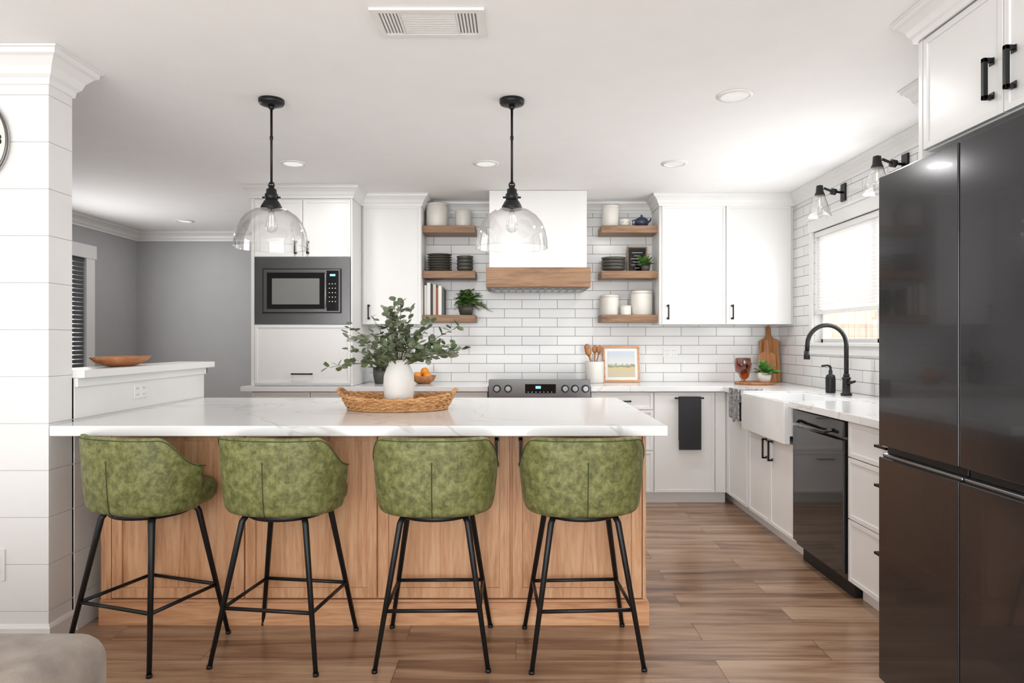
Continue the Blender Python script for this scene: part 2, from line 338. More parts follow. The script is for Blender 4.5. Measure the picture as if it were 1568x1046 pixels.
# ---------------------------------------------------------------- back cabinets
FY=5.27
b=B()
b.box(-2.045,-1.263,FY+.02,YB-.001,.916,2.40,WHITE); b.box(-2.045,-1.263,FY+.012,FY+.021,2.345,2.40,WHITE)
b.box(-2.045,-2.02,FY+.002,FY+.02,.916,2.365,WHITE); b.box(-1.275,-1.263,FY+.002,FY+.02,.916,2.365,WHITE)
door(b,'y',-2.018,-1.648,FY,1.915,2.352,WHITE); door(b,'y',-1.643,-1.277,FY,1.915,2.352,WHITE)
door(b,'y',-2.018,-1.277,FY,.935,1.388,WHITE)
pull(b,'y',-1.70,FY,1.985,.10); pull(b,'y',-1.605,FY,1.985,.10); pull(b,'y',-1.648,FY,1.01,.16,False)
b.done('tall_oven_cabinet',bevel=.0015)
b=B()
my=FY-.004
b.box(-2.016,-1.279,my,FY+.019,1.394,1.91,DSTEEL)
b.box(-1.95,-1.345,my-.012,my,1.478,1.822,BLACK); b.box(-1.942,-1.353,my-.016,my-.011,1.486,1.814,DSTEEL)
b.box(-1.915,-1.47,my-.019,my-.015,1.51,1.79,BGLASS); b.box(-1.875,-1.51,my-.021,my-.018,1.545,1.745,MWIN)
b.box(-1.455,-1.362,my-.019,my-.015,1.495,1.805,BGLASS); b.box(-1.43,-1.388,my-.021,my-.018,1.762,1.778,DISP)
for i in range(5):
    for j in range(3): b.box(-1.438+j*.023,-1.43+j*.023,my-.021,my-.018,1.70-i*.034,1.706-i*.034,PLAST)
b.tube([(-1.463,my-.03,1.52),(-1.463,my-.03,1.78)],.006,STEEL,8)
b.done('microwave',bevel=.001)
def upper(name,x0,x1,doors,hs):
    b=B(); UY=5.57
    b.box(x0,x1,UY+.02,YB-.009,1.40,2.40,WHITE); b.box(x0,x1,UY+.01,UY+.021,2.37,2.40,WHITE)
    for d in doors: door(b,'y',d[0],d[1],UY,1.402,2.368,WHITE)
    for h in hs: pull(b,'y',h,UY,1.50,.12)
    b.done(name,bevel=.0015)
upper('wall_cabinet',-1.262,-.773,[(-1.245,-.776)],[-1.20])
upper('wall_cabinet',1.173,XW-.009,[(1.195,1.712),(1.718,2.245)],[1.24,1.765])
def basecab(name,x0,x1,cols,y=FY):
    b=B(); b.box(x0,x1,y+.02,YB-.001,.09,.874,WHITE); b.box(x0,x1,y+.075,YB-.001,0,.09,WHITE)
    for c in cols:
        if c[2]=='d': door(b,'y',c[0],c[1],y,.095,.868,WHITE)
        elif c[2]=='s':
            door(b,'y',c[0],c[1],y,.735,.868,WHITE); pull(b,'y',(c[0]+c[1])/2,y,.80,.13,False)
            for z0,z1 in [(.42,.73),(.095,.415)]: door(b,'y',c[0],c[1],y,z0,z1,WHITE); pull(b,'y',(c[0]+c[1])/2,y,z1-.06,.13,False)
    return b
b=basecab('a',-2.045,-.218,[(-2.04,-1.59,'s'),(-1.585,-1.13,'d'),(-1.125,-.675,'d'),(-.67,-.222,'s')]); b.done('base_cabinet',bevel=.0015)
b=basecab('b',.578,1.638,[(.582,1.06,'s'),(1.07,1.535,'d')]); b.box(1.54,1.62,FY+.004,FY+.021,.095,.868,WHITE)
pull(b,'y',1.335,FY,.825,.22,False); b.done('base_cabinet',bevel=.0015)
RX=1.62
b=B()
b.box(RX+.02,XW-.001,3.96,4.745,.09,.66,WHITE); b.box(RX+.02,XW-.001,4.745,YB-.001,.09,.874,WHITE); b.box(RX+.075,XW-.001,3.96,YB-.001,0,.09,WHITE)
door(b,'x',4.80,5.215,RX,.095,.868,WHITE); b.box(RX+.004,RX+.021,5.22,5.268,.095,.868,WHITE); pull(b,'x',4.85,RX,.76,.13)
door(b,'x',4.362,4.755,RX,.095,.655,WHITE); door(b,'x',3.965,4.357,RX,.095,.655,WHITE)
pull(b,'x',4.41,RX,.57,.13); pull(b,'x',4.31,RX,.57,.13)
b.done('sink_base_cabinet',bevel=.0015)
b=B()
b.box(RX+.02,XW-.001,2.53,3.335,.09,.874,WHITE); b.box(RX+.075,XW-.001,2.53,3.335,0,.09,WHITE)
for z0,z1 in [(.70,.868),(.40,.695),(.095,.395)]:
    door(b,'x',2.88,3.33,RX,z0,z1,WHITE); pull(b,'x',2.98,RX,z1-.07,.10,False)
    door(b,'x',2.535,2.875,RX,z0,z1,WHITE)
b.done('drawer_base_cabinet',bevel=.0015)
b=B(); b.box(-2.115,-.214,5.235,YB-.009,.876,.914,QTZ); b.done('countertop',bevel=.003)
b=B(); b.box(.574,XW-.009,5.235,YB-.009,.876,.914,QTZ); b.box(1.59,XW-.009,4.765,5.235,.876,.914,QTZ)
b.box(2.02,XW-.009,3.98,4.765,.876,.914,QTZ); b.box(1.59,XW-.009,2.53,3.98,.876,.914,QTZ); b.done('countertop',bevel=.003)
b=B(); y0,y1=3.985,4.74; x0,x1=1.565,2.015
b.box(x0,x0+.035,y0,y1,.66,.905,SINK); b.box(x1-.025,x1,y0,y1,.705,.905,SINK); b.box(x0+.035,x1-.025,y0,y0+.025,.705,.905,SINK); b.box(x0+.035,x1-.025,y1-.025,y1,.705,.905,SINK); b.box(x0+.035,x1-.025,y0+.025,y1-.025,.705,.73,SINK)
b.cyl((1.8,4.36,.731),(1.8,4.36,.736),.045,STEEL)
b.done('farmhouse_sink',bevel=.008)
b=B(); fx,fy=2.12,4.38
b.lathe((fx,fy,.9145),[(.034,0),(.034,.012),(.024,.018),(.023,.10),(.027,.105),(.027,.115),(.016,.12)],BLACK,24)
pts=[(fx,fy,1.02),(fx,fy,1.22)]+[(fx-.125+.125*math.cos(a),fy,1.24+.125*math.sin(a)) for a in [math.pi*k/14 for k in range(0,15)]]+[(fx-.252,fy,1.20)]
b.tube(pts,.014,BLACK,14); b.cyl((fx-.252,fy,1.20),(fx-.254,fy,1.145),.017,BLACK,r1=.02); b.tube([(fx,fy-.02,.99),(fx,fy-.06,1.0),(fx,fy-.11,1.01)],[.012,.009,.007],BLACK)
b.lathe((fx,fy,1.03),[(.014,0),(.019,.004),(.019,.02),(.014,.024)],BLACK,20)
b.done('kitchen_faucet')
b=B(); b.lathe((2.12,4.60,.9145),[(.03,0),(.032,.01),(.032,.10),(.026,.12),(.012,.125),(.012,.15),(.008,.155),(.008,.175)],BLACK,24); b.tube([(2.12,4.60,1.09),(2.10,4.60,1.10),(2.06,4.60,1.095)],.007,BLACK); b.done('soap_dispenser')
b=B(); b.box(RX+.005,XW-.03,3.345,3.95,.09,.872,DWBLK); b.box(RX-.018,RX+.005,3.345,3.95,.12,.775,DWBLK); b.box(RX-.018,RX+.005,3.345,3.95,.79,.868,DWBLK)
b.box(RX+.04,RX+.08,3.35,3.945,0.001,.09,FRIDGED)
b.tube([(RX-.02,3.45,.815),(RX-.05,3.47,.80),(RX-.055,3.65,.795),(RX-.05,3.83,.80),(RX-.02,3.85,.815)],.009,DWBLK,10); b.done('dishwasher',bevel=.003)
b=B(); x0,x1=-.210,.570
b.box(x0,x1,5.26,YB-.01,.02,.918,DSTEEL); b.box(x0,x1,5.27,YB-.01,.918,.925,BGLASS)
b.box(x0+.001,x1-.001,5.215,5.262,.835,.968,DSTEEL); b.box(x0+.01,x1-.01,5.26,5.30,.925,.968,DSTEEL)
b.box(x0+.005,x1-.005,5.225,5.26,.25,.80,DSTEEL); b.box(x0+.08,x1-.08,5.22,5.226,.36,.68,BGLASS); b.box(x0+.005,x1-.005,5.225,5.26,.05,.24,DSTEEL)
b.tube([(x0+.05,5.18,.76),(x1-.05,5.18,.76)],.012,STEEL,12)
for px in (x0+.05,x1-.05): b.cyl((px,5.18,.76),(px,5.226,.76),.009,STEEL)
b.box(.07,.305,5.21,5.216,.865,.935,BGLASS); b.box(.15,.19,5.207,5.211,.90,.92,DISP)
for i in range(7): b.box(.09+i*.03,.096+i*.03,5.207,5.211,.872,.876,DISP)
for kx in (-.145,-.06,.375,.45,.53): b.cyl((kx,5.216,.90),(kx,5.205,.90),.03,BLACK); b.cyl((kx,5.205,.90),(kx,5.18,.90),.023,STEEL,r1=.02)
for cx,cy,r in [(-.02,5.45,.1),(.38,5.45,.09),(-.02,5.72,.08),(.38,5.72,.1)]: b.tube([(cx+r*math.cos(a),cy+r*math.sin(a),.9255) for a in [k*math.pi/16 for k in range(32)]],.0012,STEEL,6,closed=True)
b.done('kitchen_range',bevel=.003)
b=B(); b.box(-.212,.563,5.42,YB-.009,1.84,ZC-.002,WHITE); b.box(-.236,.590,5.385,YB-.009,1.69,1.845,SHELF); b.box(-.20,.555,5.42,YB-.03,1.68,1.69,DSTEEL)
for i in range(12): b.box(-.17+i*.06,-.13+i*.06,5.46,5.80,1.676,1.681,STEEL)
b.done('range_hood',bevel=.003)
SY=5.645
shz=[2.16,1.785,1.42]
for x0,x1 in ((-.772,-.335),(.708,1.172)):
    for z in shz:
        b=B(); b.box(x0,x1,SY,YB-.009,z,z+.06,SHELF); b.done('floating_shelf',bevel=.003)
def canister(x,y,z,r,h,lid=True):
    b=B(); b.lathe((x,y,z+.001),[(r*.95,0),(r,.006),(r,h*.86),(r*.97,h*.88)],CER,36)
    if lid: b.lathe((x,y,z+.001),[(r*.9,h*.88),(r*1.01,h*.885),(r*1.01,h*.97),(r*.9,h),(.012,h)],CER,36)
    b.done('ceramic_canister')
T=.06
z=shz[0]+T
canister(-.665,5.76,z,.09,.20); canister(-.445,5.76,z,.068,.14); canister(.80,5.77,z,.07,.185)
b=B(); b.lathe((.915,5.74,z+.001),[(.03,0),(.042,.02),(.042,.06),(.038,.065)],CER,28); b.tube([(.957,5.74,z+.045),(.975,5.74,z+.04),(.97,5.74,z+.02),(.957,5.74,z+.015)],.005,CER,8); b.box(.88,.95,5.700,5.702,z+.035,z+.037,BLACK); b.done('ceramic_mug')
b=B(); b.lathe((1.06,5.76,z+.001),[(.03,0),(.052,.02),(.058,.045),(.05,.07),(.025,.085),(.02,.088),(.008,.09),(.01,.1),(.004,.108)],BLUE,32); b.tube([(1.105,5.76,z+.04),(1.13,5.76,z+.055),(1.14,5.76,z+.078)],[.012,.008,.006],BLUE,10)
b.tube([(1.01,5.76,z+.065),(.985,5.76,z+.06),(.98,5.76,z+.035),(1.005,5.76,z+.025)],.005,BLUE,8); b.done('blue_teapot')
def stack(name,x,y,z,r,n,hh,bowl=False):
    b=B()
    for i in range(n):
        zz=z+.001+i*hh
        if bowl: b.lathe((x,y,zz),[(r*.55,0),(r*.9,.018),(r,hh+.012),(r*.96,hh+.012),(r*.85,.022),(r*.5,.006)],DISH,32)
        else: b.lathe((x,y,zz),[(r*.6,0),(r*.75,.005),(r,hh*.9),(r,hh),(r*.7,.008)],DISH,32)
    b.done(name)
z=shz[1]+T
stack('plate_stack',-.645,5.77,z,.105,7,.021); stack('bowl_stack',-.43,5.77,z,.072,4,.03,True); stack('bowl_stack',.825,5.77,z,.105,4,.027,True)
b=B(); b.box(.95,1.12,5.83,5.845,z+.001,z+.225,SHELF); b.box(.962,1.108,5.827,5.831,z+.013,z+.213,BGLASS)
for i,w in enumerate([.09,.05,.11,.07,.1,.04]): b.box(1.035-w/2,1.035+w/2,5.825,5.828,z+.17-i*.026,z+.174-i*.026,PLAST)
b.done('chalkboard_sign',bevel=.001)
def potplant(name,x,y,z,pr,ph,pm,n,L,W,lm,up=.6,fern=False,back=1,left=1,right=1):
    e=empty(name,(x,y,z)); b=B(); b.lathe((0,0,.001),[(pr*.75,0),(pr*.95,ph*.5),(pr,ph),(pr*.88,ph),(pr*.85,ph*.85)],pm,28); b.done('pot',parent=e)
    b=B()
    for i in range(n):
        a=random.uniform(0,6.28); el=random.uniform(.15,1.3); l=L*random.uniform(.6,1)
        d=Vector((math.cos(a)*math.cos(el),math.sin(a)*math.cos(el),math.sin(el)*up+.15)).normalized()
        if d.y>0: d.y*=back
        if d.x<0: d.x*=left
        if d.x>0: d.x*=right
        if fern:
            pts=[Vector((0,0,ph*.9))+d*l*t+Vector((0,0,-.5*l*t*t)) for t in [k/9 for k in range(10)]]
            b.tube(pts,.0015,STEM,4)
            for k in range(2,10):
                sd=d.cross(Vector((0,0,1))).normalized(); w=W*(1-abs(k/9-.45))
                for sg in (-1,1): b.leaf(pts[k],sd*sg+d*.5,w,w*.35,lm)
        else:
            p=Vector((0,0,ph*.85))+d*l*.6*random.random(); b.leaf(p,d+Vector((0,0,-.2)),l*.55,W,lm)
    b.done('foliage',parent=e); return e
potplant('potted_plant',1.085,5.72,z,.04,.055,DISH,80,.12,.022,LEAFG,back=.4,right=.5)
z=shz[2]+T
canister(.79,5.77,z,.08,.17); canister(.92,5.72,z,.045,.08); canister(1.06,5.77,z,.092,.205)
b=B(); x=-.765
for i,(w,h,c) in enumerate([(.022,.25,C(225,222,215)),(.03,.27,C(236,234,230)),(.02,.24,C(60,62,66)),(.026,.26,C(210,200,185)),(.018,.23,C(150,80,60)),(.03,.245,C(235,232,226)),(.02,.22,C(90,96,100))]):
    m=simple('book_cover_%d'%i,c,.6); b.box(x,x+w-.001,5.70,5.87,z+.001,z+h,m); b.box(x+.002,x+w-.003,5.704,5.872,z+.003,z+h-.003,PLAST); x+=w
b.done('book_row',bevel=.001)
potplant('potted_fern',-.42,5.74,z,.066,.09,DISH,60,.30,.06,LEAFG,up=.9,fern=True,back=.2,left=.45)
CZ=.9145
b=B(); cx,cy=.655,5.70
b.lathe((cx,cy,CZ),[(.07,0),(.078,.01),(.078,.175),(.073,.18),(.068,.17),(.068,.02)],CER,36)
for i in range(6):
    a=random.uniform(0,6.28); dx,dy=math.cos(a)*.04,math.sin(a)*.04; L=random.uniform(.27,.31)
    p0=(cx-dx*.5,cy-dy*.5,CZ+.05); p1=(cx+dx*1.3,cy+dy,CZ+L-.05); b.tube([p0,p1],.006,BOARD,8)
    b.tube([p1,(cx+dx*1.45,cy+dy,CZ+L-.03),(cx+dx*1.6,cy+dy,CZ+L),(cx+dx*1.7,cy+dy,CZ+L+.02)],[.006,.022,.026,.01],BOARD,12,flat=.4)
b.done('utensil_crock')
e=empty('framed_landscape',(.90,5.80,CZ)); 
b=B()
for a in [(-.155,.155,0,.018),(-.155,.155,.292,.31),(-.155,-.14,.018,.292),(.14,.155,.018,.292)]: b.box(a[0],a[1],-.01,.01,a[2],a[3],OAKX)
b.box(-.14,.14,0,.008,.018,.292,PLAST); b.done('frame',parent=e,bevel=.001); b=B(); b.box(-.115,.115,-.003,-.0005,.045,.265,ART); b.done('print',parent=e); e.rotation_euler=(-.16,0,0)
b=B(); b.box(1.27,1.39,YB-.014,YB-.0085,1.125,1.205,PLAST)
for ox in (1.30,1.36):
    for oz in (1.148,1.182): b.box(ox-.012,ox-.008,YB-.0155,YB-.0138,oz-.006,oz+.006,VENTD); b.box(ox+.008,ox+.012,YB-.0155,YB-.0138,oz-.006,oz+.006,VENTD)
b.done('wall_outlet',bevel=.001)
def cboard(x,y,w,h,lean,name='cutting_board'):
    b=B(); pts=[]
    R=w/2
    for k in range(0,17): a=math.pi*k/16; pts.append((R*math.cos(a),h-R*.5+R*.5*math.sin(a)))
    pts=[(R,.0)]+[p for p in pts[:7]]+[(.022,h+.02),(.02,h+.09),(.0,h+.105),(-.02,h+.09),(-.022,h+.02)]+[p for p in pts[10:]]+[(-R,0)]
    A=[b.bm.verts.new((px,-.009,pz)) for px,pz in pts]; D=[b.bm.verts.new((px,.009,pz)) for px,pz in pts]
    b.face(A,BOARD); b.face(list(reversed(D)),BOARD)
    for i in range(len(A)): b.face([A[i],D[i],D[(i+1)%len(A)],A[(i+1)%len(A)]],BOARD)
    o=b.done(name,(x,y,CZ+.002),bevel=.002); o.rotation_euler=(-lean,0,0)
cboard(2.17,5.81,.17,.38,.14); cboard(2.13,5.765,.14,.26,.14)
b=B(); b.lathe((1.93,5.53,CZ),[(.15,0),(.155,.012),(.155,.018),(.145,.02)],BOARD,40); b.done('round_wood_tray')
for q,(x,y) in enumerate([(1.835,5.55),(1.88,5.625)]):
    b=B(); b.lathe((x,y,CZ+.0205),[(.03,0),(.004,.004),(.004,.05) if q==0 else (.035,.03),(.05,.08),(.058,.14),(.05,.19),(.049,.19),(.056,.14),(.047,.085),(.003,.06)],AMB,28); b.done('amber_goblet')
potplant('potted_herb',1.99,5.47,CZ+.0205,.055,.075,CER,100,.14,.03,LEAFG,left=.45)
b=B(); cx,cy=-.76,5.62
b.lathe((cx,cy,CZ),[(.05,0),(.085,.025),(.105,.065),(.10,.065),(.08,.03),(.045,.012)],BOARD,36); b.done('wooden_fruit_bowl')
b=B()
for dx,dy,dz in [(-.045,-.02,.062),(.035,-.035,.06),(.0,.04,.062),(.01,0,.098)]:
    prof=[(.034*math.sin(math.pi*k/10)+.0005,-.034*math.cos(math.pi*k/10)) for k in range(11)]; b.lathe((cx+dx,cy+dy,CZ+dz),prof,ORANGE,20)
b.done('orange_fruit')
potplant('dark_vase_with_greenery',-1.11,5.60,CZ,.062,.13,DISH,60,.20,.035,LEAF,up=1,left=.5)
b=B(); b.box(1.25,1.42,FY-.044,FY-.036,.43,.83,TOWEL); b.box(1.25,1.42,FY-.044,FY-.014,.831,.838,TOWEL); b.box(1.252,1.418,FY-.018,FY-.013,.5,.831,TOWEL); b.done('charcoal_dish_towel',bevel=.002)
b=B()
for i in range(9):
    y=4.83+i*.022; o=.006*math.sin(i*1.3); b.box(1.572+o,1.582+o,y,y+.021,.69+.015*math.sin(i),.92,TOWEL2)
b.box(1.57,1.75,4.83,5.02,.915,.922,TOWEL2); b.done('patterned_dish_towel',bevel=.002)
def sconce(y,z):
    b=B(); b.box(XW-.022,XW-.0085,y-.03,y+.03,z-.06,z+.06,BLACK)
    b.tube([(XW-.02,y,z),(XW-.09,y,z+.005),(XW-.15,y,z+.03)],.008,BLACK); b.cyl((XW-.07,y,z+.002),(XW-.10,y,z+.008),.022,BLACK)
    c=Vector((XW-.18,y,z+.03)); b.lathe(c,[(.008,.02),(.022,.015),(.026,-.03),(.034,-.045),(.034,-.055),(.02,-.056)],BLACK,24)
    g=c+Vector((0,0,-.05)); b.lathe(g,[(.034,0),(.04,-.02),(.06,-.08),(.078,-.15),(.076,-.15),(.058,-.08),(.038,-.02),(.032,0)],GL,32,cap=False)
    b.lathe(g,[(.012,0),(.014,-.03),(.026,-.06),(.022,-.085),(.004,-.095)],GL,20); b.cyl(g+Vector((0,0,-.03)),g+Vector((0,0,-.075)),.003,FIL,seg=8)
    b.done('wall_sconce')
sconce(4.72,2.29); sconce(3.97,2.29)
# ---------------------------------------------------------------- island
e=empty('kitchen_island')
b=B(); IX0,IX1,IY=-1.85,.58,3.04
b.box(IX0,IX1-.001,IY+.02,4.17,.11,.87,OAKZ); b.box(IX0-.002,IX1+.012,IY-.012,4.18,0,.10,OAKX); b.box(IX0,IX1+.004,IY-.004,4.175,.10,.112,OAKX)
xs=[(-1.80,-1.212),(-1.205,-.62),(-.613,-.028),(-.016,.56)]
for a,c in xs: door(b,'y',a,c,IY,.118,.862,OAKZ,fw=.045,rec=.010)
b.box(IX0,-1.805,IY+.003,IY+.021,.112,.868,OAKZ); b.box(.565,IX1,IY+.003,IY+.021,.112,.868,OAKZ)
pull(b,'y',-.085,IY,.77,.13); pull(b,'y',.02,IY,.77,.13)
for a,c in xs: b.box(a,c,4.168,4.178,.118,.862,OAKZ)
b.done('cabinet',parent=e,bevel=.0015)
b=B(); b.box(-1.915,.625,2.80,4.21,.871,.914,QTZ); b.done('countertop_slab',parent=e,bevel=.004)
def stool(x,y,rot):
    e=empty('bar_stool',(x,y,0),rot)
    b=B(); a_,b_=.252,.205; nu,PH=36,math.radians(98)
    prof=[(.66,0),(.83,.0),(.90,.045),(.93,.14),(.96,.4),(.985,.7),(.995,.92),(.995,1.0)]
    def pt(ph,sc_,f,off=0):
        sgn=lambda v:-1 if v<0 else 1
        s_,c_=math.sin(ph),math.cos(ph); n=2/2.7
        X=a_*sgn(s_)*abs(s_)**n; Y=-b_*sgn(c_)*abs(c_)**n
        q=min(1,max(0,(abs(ph)-math.radians(50))/math.radians(48))); q=q*q*(3-2*q)
        top=.893-.13*q; bot=.578
        k=sc_-off
        return Vector((X*k,Y*k,bot+(top-bot)*f))
    outer=[[b.bm.verts.new(pt(-PH+2*PH*i/nu,s,f)) for i in range(nu+1)] for s,f in prof]
    inner=[[b.bm.verts.new(pt(-PH+2*PH*i/nu,s,f*.985 if j>0 else .06,.14)) for i in range(nu+1)] for j,(s,f) in enumerate(prof)]
    R=len(prof)
    for g in (outer,inner):
        for j in range(R-1):
            for i in range(nu): b.face([g[j][i],g[j][i+1],g[j+1][i+1],g[j+1][i]],GREEN,True)
    for i in range(nu):
        b.face([outer[-1][i],outer[-1][i+1],inner[-1][i+1],inner[-1][i]],GREEN,True); b.face([outer[0][i],outer[0][i+1],inner[0][i+1],inner[0][i]],GREEN,True)
    for j in range(R-1):
        for i in (0,nu): b.face([outer[j][i],outer[j+1][i],inner[j+1][i],inner[j][i]],GREEN,True)
    b.done('backrest',parent=e,subsurf=1)
    b=B()
    def se(r1,r2,z,n=2/2.8,seg=40):
        o=[]
        for k in range(seg):
            t=2*math.pi*k/seg; c,s=math.cos(t),math.sin(t)
            o.append((r1*math.copysign(abs(c)**n,c),.035+r2*math.copysign(abs(s)**n,s),z))
        return o
    b.rings([se(.15,.15,.582),se(.20,.19,.59),se(.215,.208,.612),se(.218,.211,.65),se(.205,.198,.672),se(.16,.155,.682)],GREEN)
    b.done('seat_cushion',parent=e)
    b=B()
    pts=[pt(math.radians(0),s,f)+Vector((0,-.0005,0)) for s,f in prof[1:6]]
    b.tube(pts,.0022,SEAM,6)
    b.tube([(pt(-PH+2*PH*i/nu,.999,.955)) for i in range(nu+1)],.0018,SEAM,6)
    b.done('piping',parent=e)
    b=B()
    b.lathe((0,.01,.556),[(.15,0),(.155,.004),(.155,.018),(.15,.022)],BLACK,32)
    for sx in (-1,1):
        for sy in (-1,1):
            b.tube([(sx*.12,sy*.105+.01,.572),(sx*.133,sy*.12+.01,.545),(sx*.216,sy*.205+.005,.004)],[.0125,.0125,.009],BLACK,12); b.cyl((sx*.216,sy*.205+.005,.0),(sx*.216,sy*.205+.005,.012),.0115,BLACK,seg=12)
    kx=.216-(.083)*(.22/.545); ky=.205-(.085)*(.22/.545)
    q=[(-kx,-ky+.008,.22),(kx,-ky+.008,.22),(kx,ky+.008,.22),(-kx,ky+.008,.22)]
    for i in range(4): b.cyl(q[i],q[(i+1)%4],.0075,BLACK,seg=10)
    b.done('metal_legs',parent=e)
stool(-1.515,2.82,math.radians(-19)); stool(-.94,2.80,math.radians(-8)); stool(-.325,2.80,math.radians(1)); stool(.265,2.80,math.radians(3))
# ---------------------------------------------------------------- island decor
IZ=.9145
b=B(); cx,cy=-.605,3.50; 
b.lathe((cx,cy,IZ),[(.22,0),(.235,.003),(.235,.01),(.01,.011)],WICK,48,sx=1.1,sy=.78)
for k in range(7):
    z=IZ+.008+k*.0105; ra=.245+.045*(k/7)**.8; 
    pts=[]
    for i in range(120):
        t=2*math.pi*i/120; w=.006*math.sin(t*30+(k%2)*math.pi)
        pts.append((cx+(ra*1.0+w)*math.cos(t),cy+(ra*.70+w)*math.sin(t),z+.004*math.cos(t*30)+ (.012*(k/7)*math.cos(2*t))))
    b.tube(pts,.0068,WICK,6,closed=True)
for i in range(60):
    t=2*math.pi*i/60; b.tube([(cx+.245*math.cos(t),cy+.245*.7*math.sin(t),IZ+.01),(cx+.285*math.cos(t),cy+.285*.7*math.sin(t),IZ+.076+.012*math.cos(2*t))],.004,WICK,5)
for sg in (-1,1): b.tube([(cx+sg*.28,cy-.06,IZ+.08),(cx+sg*.295,cy-.04,IZ+.098),(cx+sg*.30,cy,IZ+.102),(cx+sg*.295,cy+.04,IZ+.098),(cx+sg*.28,cy+.06,IZ+.08)],.010,WICK,8)
b.done('wicker_tray')
e=empty('eucalyptus_vase',(-.60,3.50,IZ+.0115))
b=B(); b.lathe((0,0,0),[(.05,0),(.062,.006),(.074,.05),(.079,.11),(.076,.16),(.062,.20),(.05,.225),(.048,.24),(.042,.24),(.044,.222),(.055,.19)],CERM,40); b.done('vase',parent=e)
b=B()
for i in range(40):
    a=2*math.pi*i/20+random.uniform(-.2,.2); sp=random.uniform(.1,1.0); L=random.uniform(.22,.36)
    dx,dy=math.cos(a)*sp,math.sin(a)*sp*.8; dz=random.uniform(.5,1.15)*(1.35-sp*.8)
    d=Vector((dx,dy,dz)).normalized(); pts=[]
    for k in range(9):
        t=k/8; pts.append(Vector((dx*.025,dy*.025,.2))+d*L*t+Vector((dx*.05*t*t,dy*.05*t*t,-.09*t*t*sp)))
    b.tube(pts,[.0028*(1-.6*k/8) for k in range(9)],STEM,5)
    lm=LEAF if random.random()<.55 else LEAF2
    for k in range(3,9):
        for q in range(3):
            dd=Vector((random.uniform(-1,1),random.uniform(-1,1),random.uniform(-.5,.9))); s=random.uniform(.028,.044)
            b.leaf(pts[k]+d*random.uniform(-.02,.02),dd+d*.4,s,s*.95,lm)
b.done('branches',parent=e)
b=B(); b.lathe((-1.985,3.44,1.1355),[(.35,0),(.55,.006),(.85,.025),(1.0,.048),(.94,.05),(.8,.03),(.5,.014),(.02,.012)],BOWLW,44,sx=.085,sy=.235); b.done('wooden_dough_bowl')
b=B(); b.box(PX+.0095,PX+.015,3.44,3.56,.97,1.045,PLAST)
for oy in (3.47,3.53):
    for oz in (.99,1.022): b.box(PX+.0145,PX+.0165,oy-.009,oy-.006,oz-.005,oz+.005,VENTD); b.box(PX+.0145,PX+.0165,oy+.006,oy+.009,oz-.005,oz+.005,VENTD)
b.done('wall_outlet',bevel=.001)
b=B(); b.box(-2.17,-2.115,PY0-.007,PY0-.0005,.27,.40,PLAST); b.box(-2.155,-2.13,PY0-.009,PY0-.006,.30,.33,WHITE); b.box(-2.155,-2.13,PY0-.009,PY0-.006,.34,.37,WHITE); b.done('wall_outlet',bevel=.001)
e=empty('wall_clock',(-2.295,PY0-.002,2.09)); b=B()
b.tube([(.2*math.cos(a),-.018,.2*math.sin(a)) for a in [2*math.pi*k/64 for k in range(64)]],.006,DSTEEL,8,closed=True)
b.cyl((0,-.015,0),(0,0,0),.2,CER,seg=64)
b.tube([(0,-.022,0),(.03,-.022,.11)],.003,BLACK,6); b.tube([(0,-.022,0),(-.12,-.022,.05)],.003,BLACK,6); b.done('face',parent=e)
for k in range(12):
    a=math.pi/2-2*math.pi*(k+1)/12; cu=bpy.data.curves.new('num','FONT'); cu.body=str(k+1); cu.size=.06; cu.align_x='CENTER'; cu.align_y='CENTER'; cu.extrude=.001; cu.materials.append(BLACK)
    o=bpy.data.objects.new('numeral',cu); COL.objects.link(o); o.parent=e; o.location=(.165*math.cos(a),-.0165,.165*math.sin(a)); o.rotation_euler=(math.pi/2,0,0)
def pendant(x,y):
    e=empty('pendant_light',(x,y,ZC)); b=B()
    b.lathe((0,0,-.03),[(.03,0),(.058,.006),(.062,.014),(.062,.029)],BLACK,36); b.lathe((0,0,-.048),[(.009,0),(.014,.004),(.016,.018)],BLACK,20)
    b.cyl((0,0,-.04),(0,0,-.42),.006,BLACK,seg=12); b.lathe((0,0,-.20),[(.006,0),(.0085,.002),(.0085,.018),(.006,.02)],BLACK,14)
    b.tube([(.013*math.cos(a),0,-.425+.016*math.sin(a)) for a in [2*math.pi*k/16 for k in range(16)]],.004,BLACK,6,closed=True)
    b.lathe((0,0,-.50),[(.03,0),(.032,.03),(.026,.034),(.024,.055),(.014,.06),(.01,.075)],BLACK,28); b.lathe((0,0,-.535),[(.05,-.01),(.052,.0),(.046,.012),(.036,.03),(.03,.036)],BLACK,32)
    for sg in (-1,1): b.cyl((sg*.03,0,-.485),(sg*.045,0,-.485),.005,BLACK,seg=8)
    b.done('stem_and_socket',parent=e)
    b=B(); g=[(.178,-.735),(.176,-.70),(.168,-.655),(.15,-.61),(.122,-.575),(.085,-.55),(.048,-.54)]
    b.lathe((0,0,0),g+[(r-.003,z-.002) for r,z in reversed(g)],GL,56,cap=False); b.tube([(.1775*math.cos(a),.1775*math.sin(a),-.735) for a in [2*math.pi*k/56 for k in range(56)]],.002,GL,6,closed=True); b.done('glass_dome',parent=e)
    b=B(); b.lathe((0,0,-.545),[(.013,0),(.015,-.03),(.028,-.065),(.03,-.085),(.02,-.108),(.003,-.116)],GL,24); 
    for sg in (-1,1): b.cyl((sg*.006,0,-.575),(sg*.009,0,-.63),.0016,FIL,seg=6)
    b.done('bulb',parent=e)
pendant(-1.214,3.39); pendant(-.02,3.39)
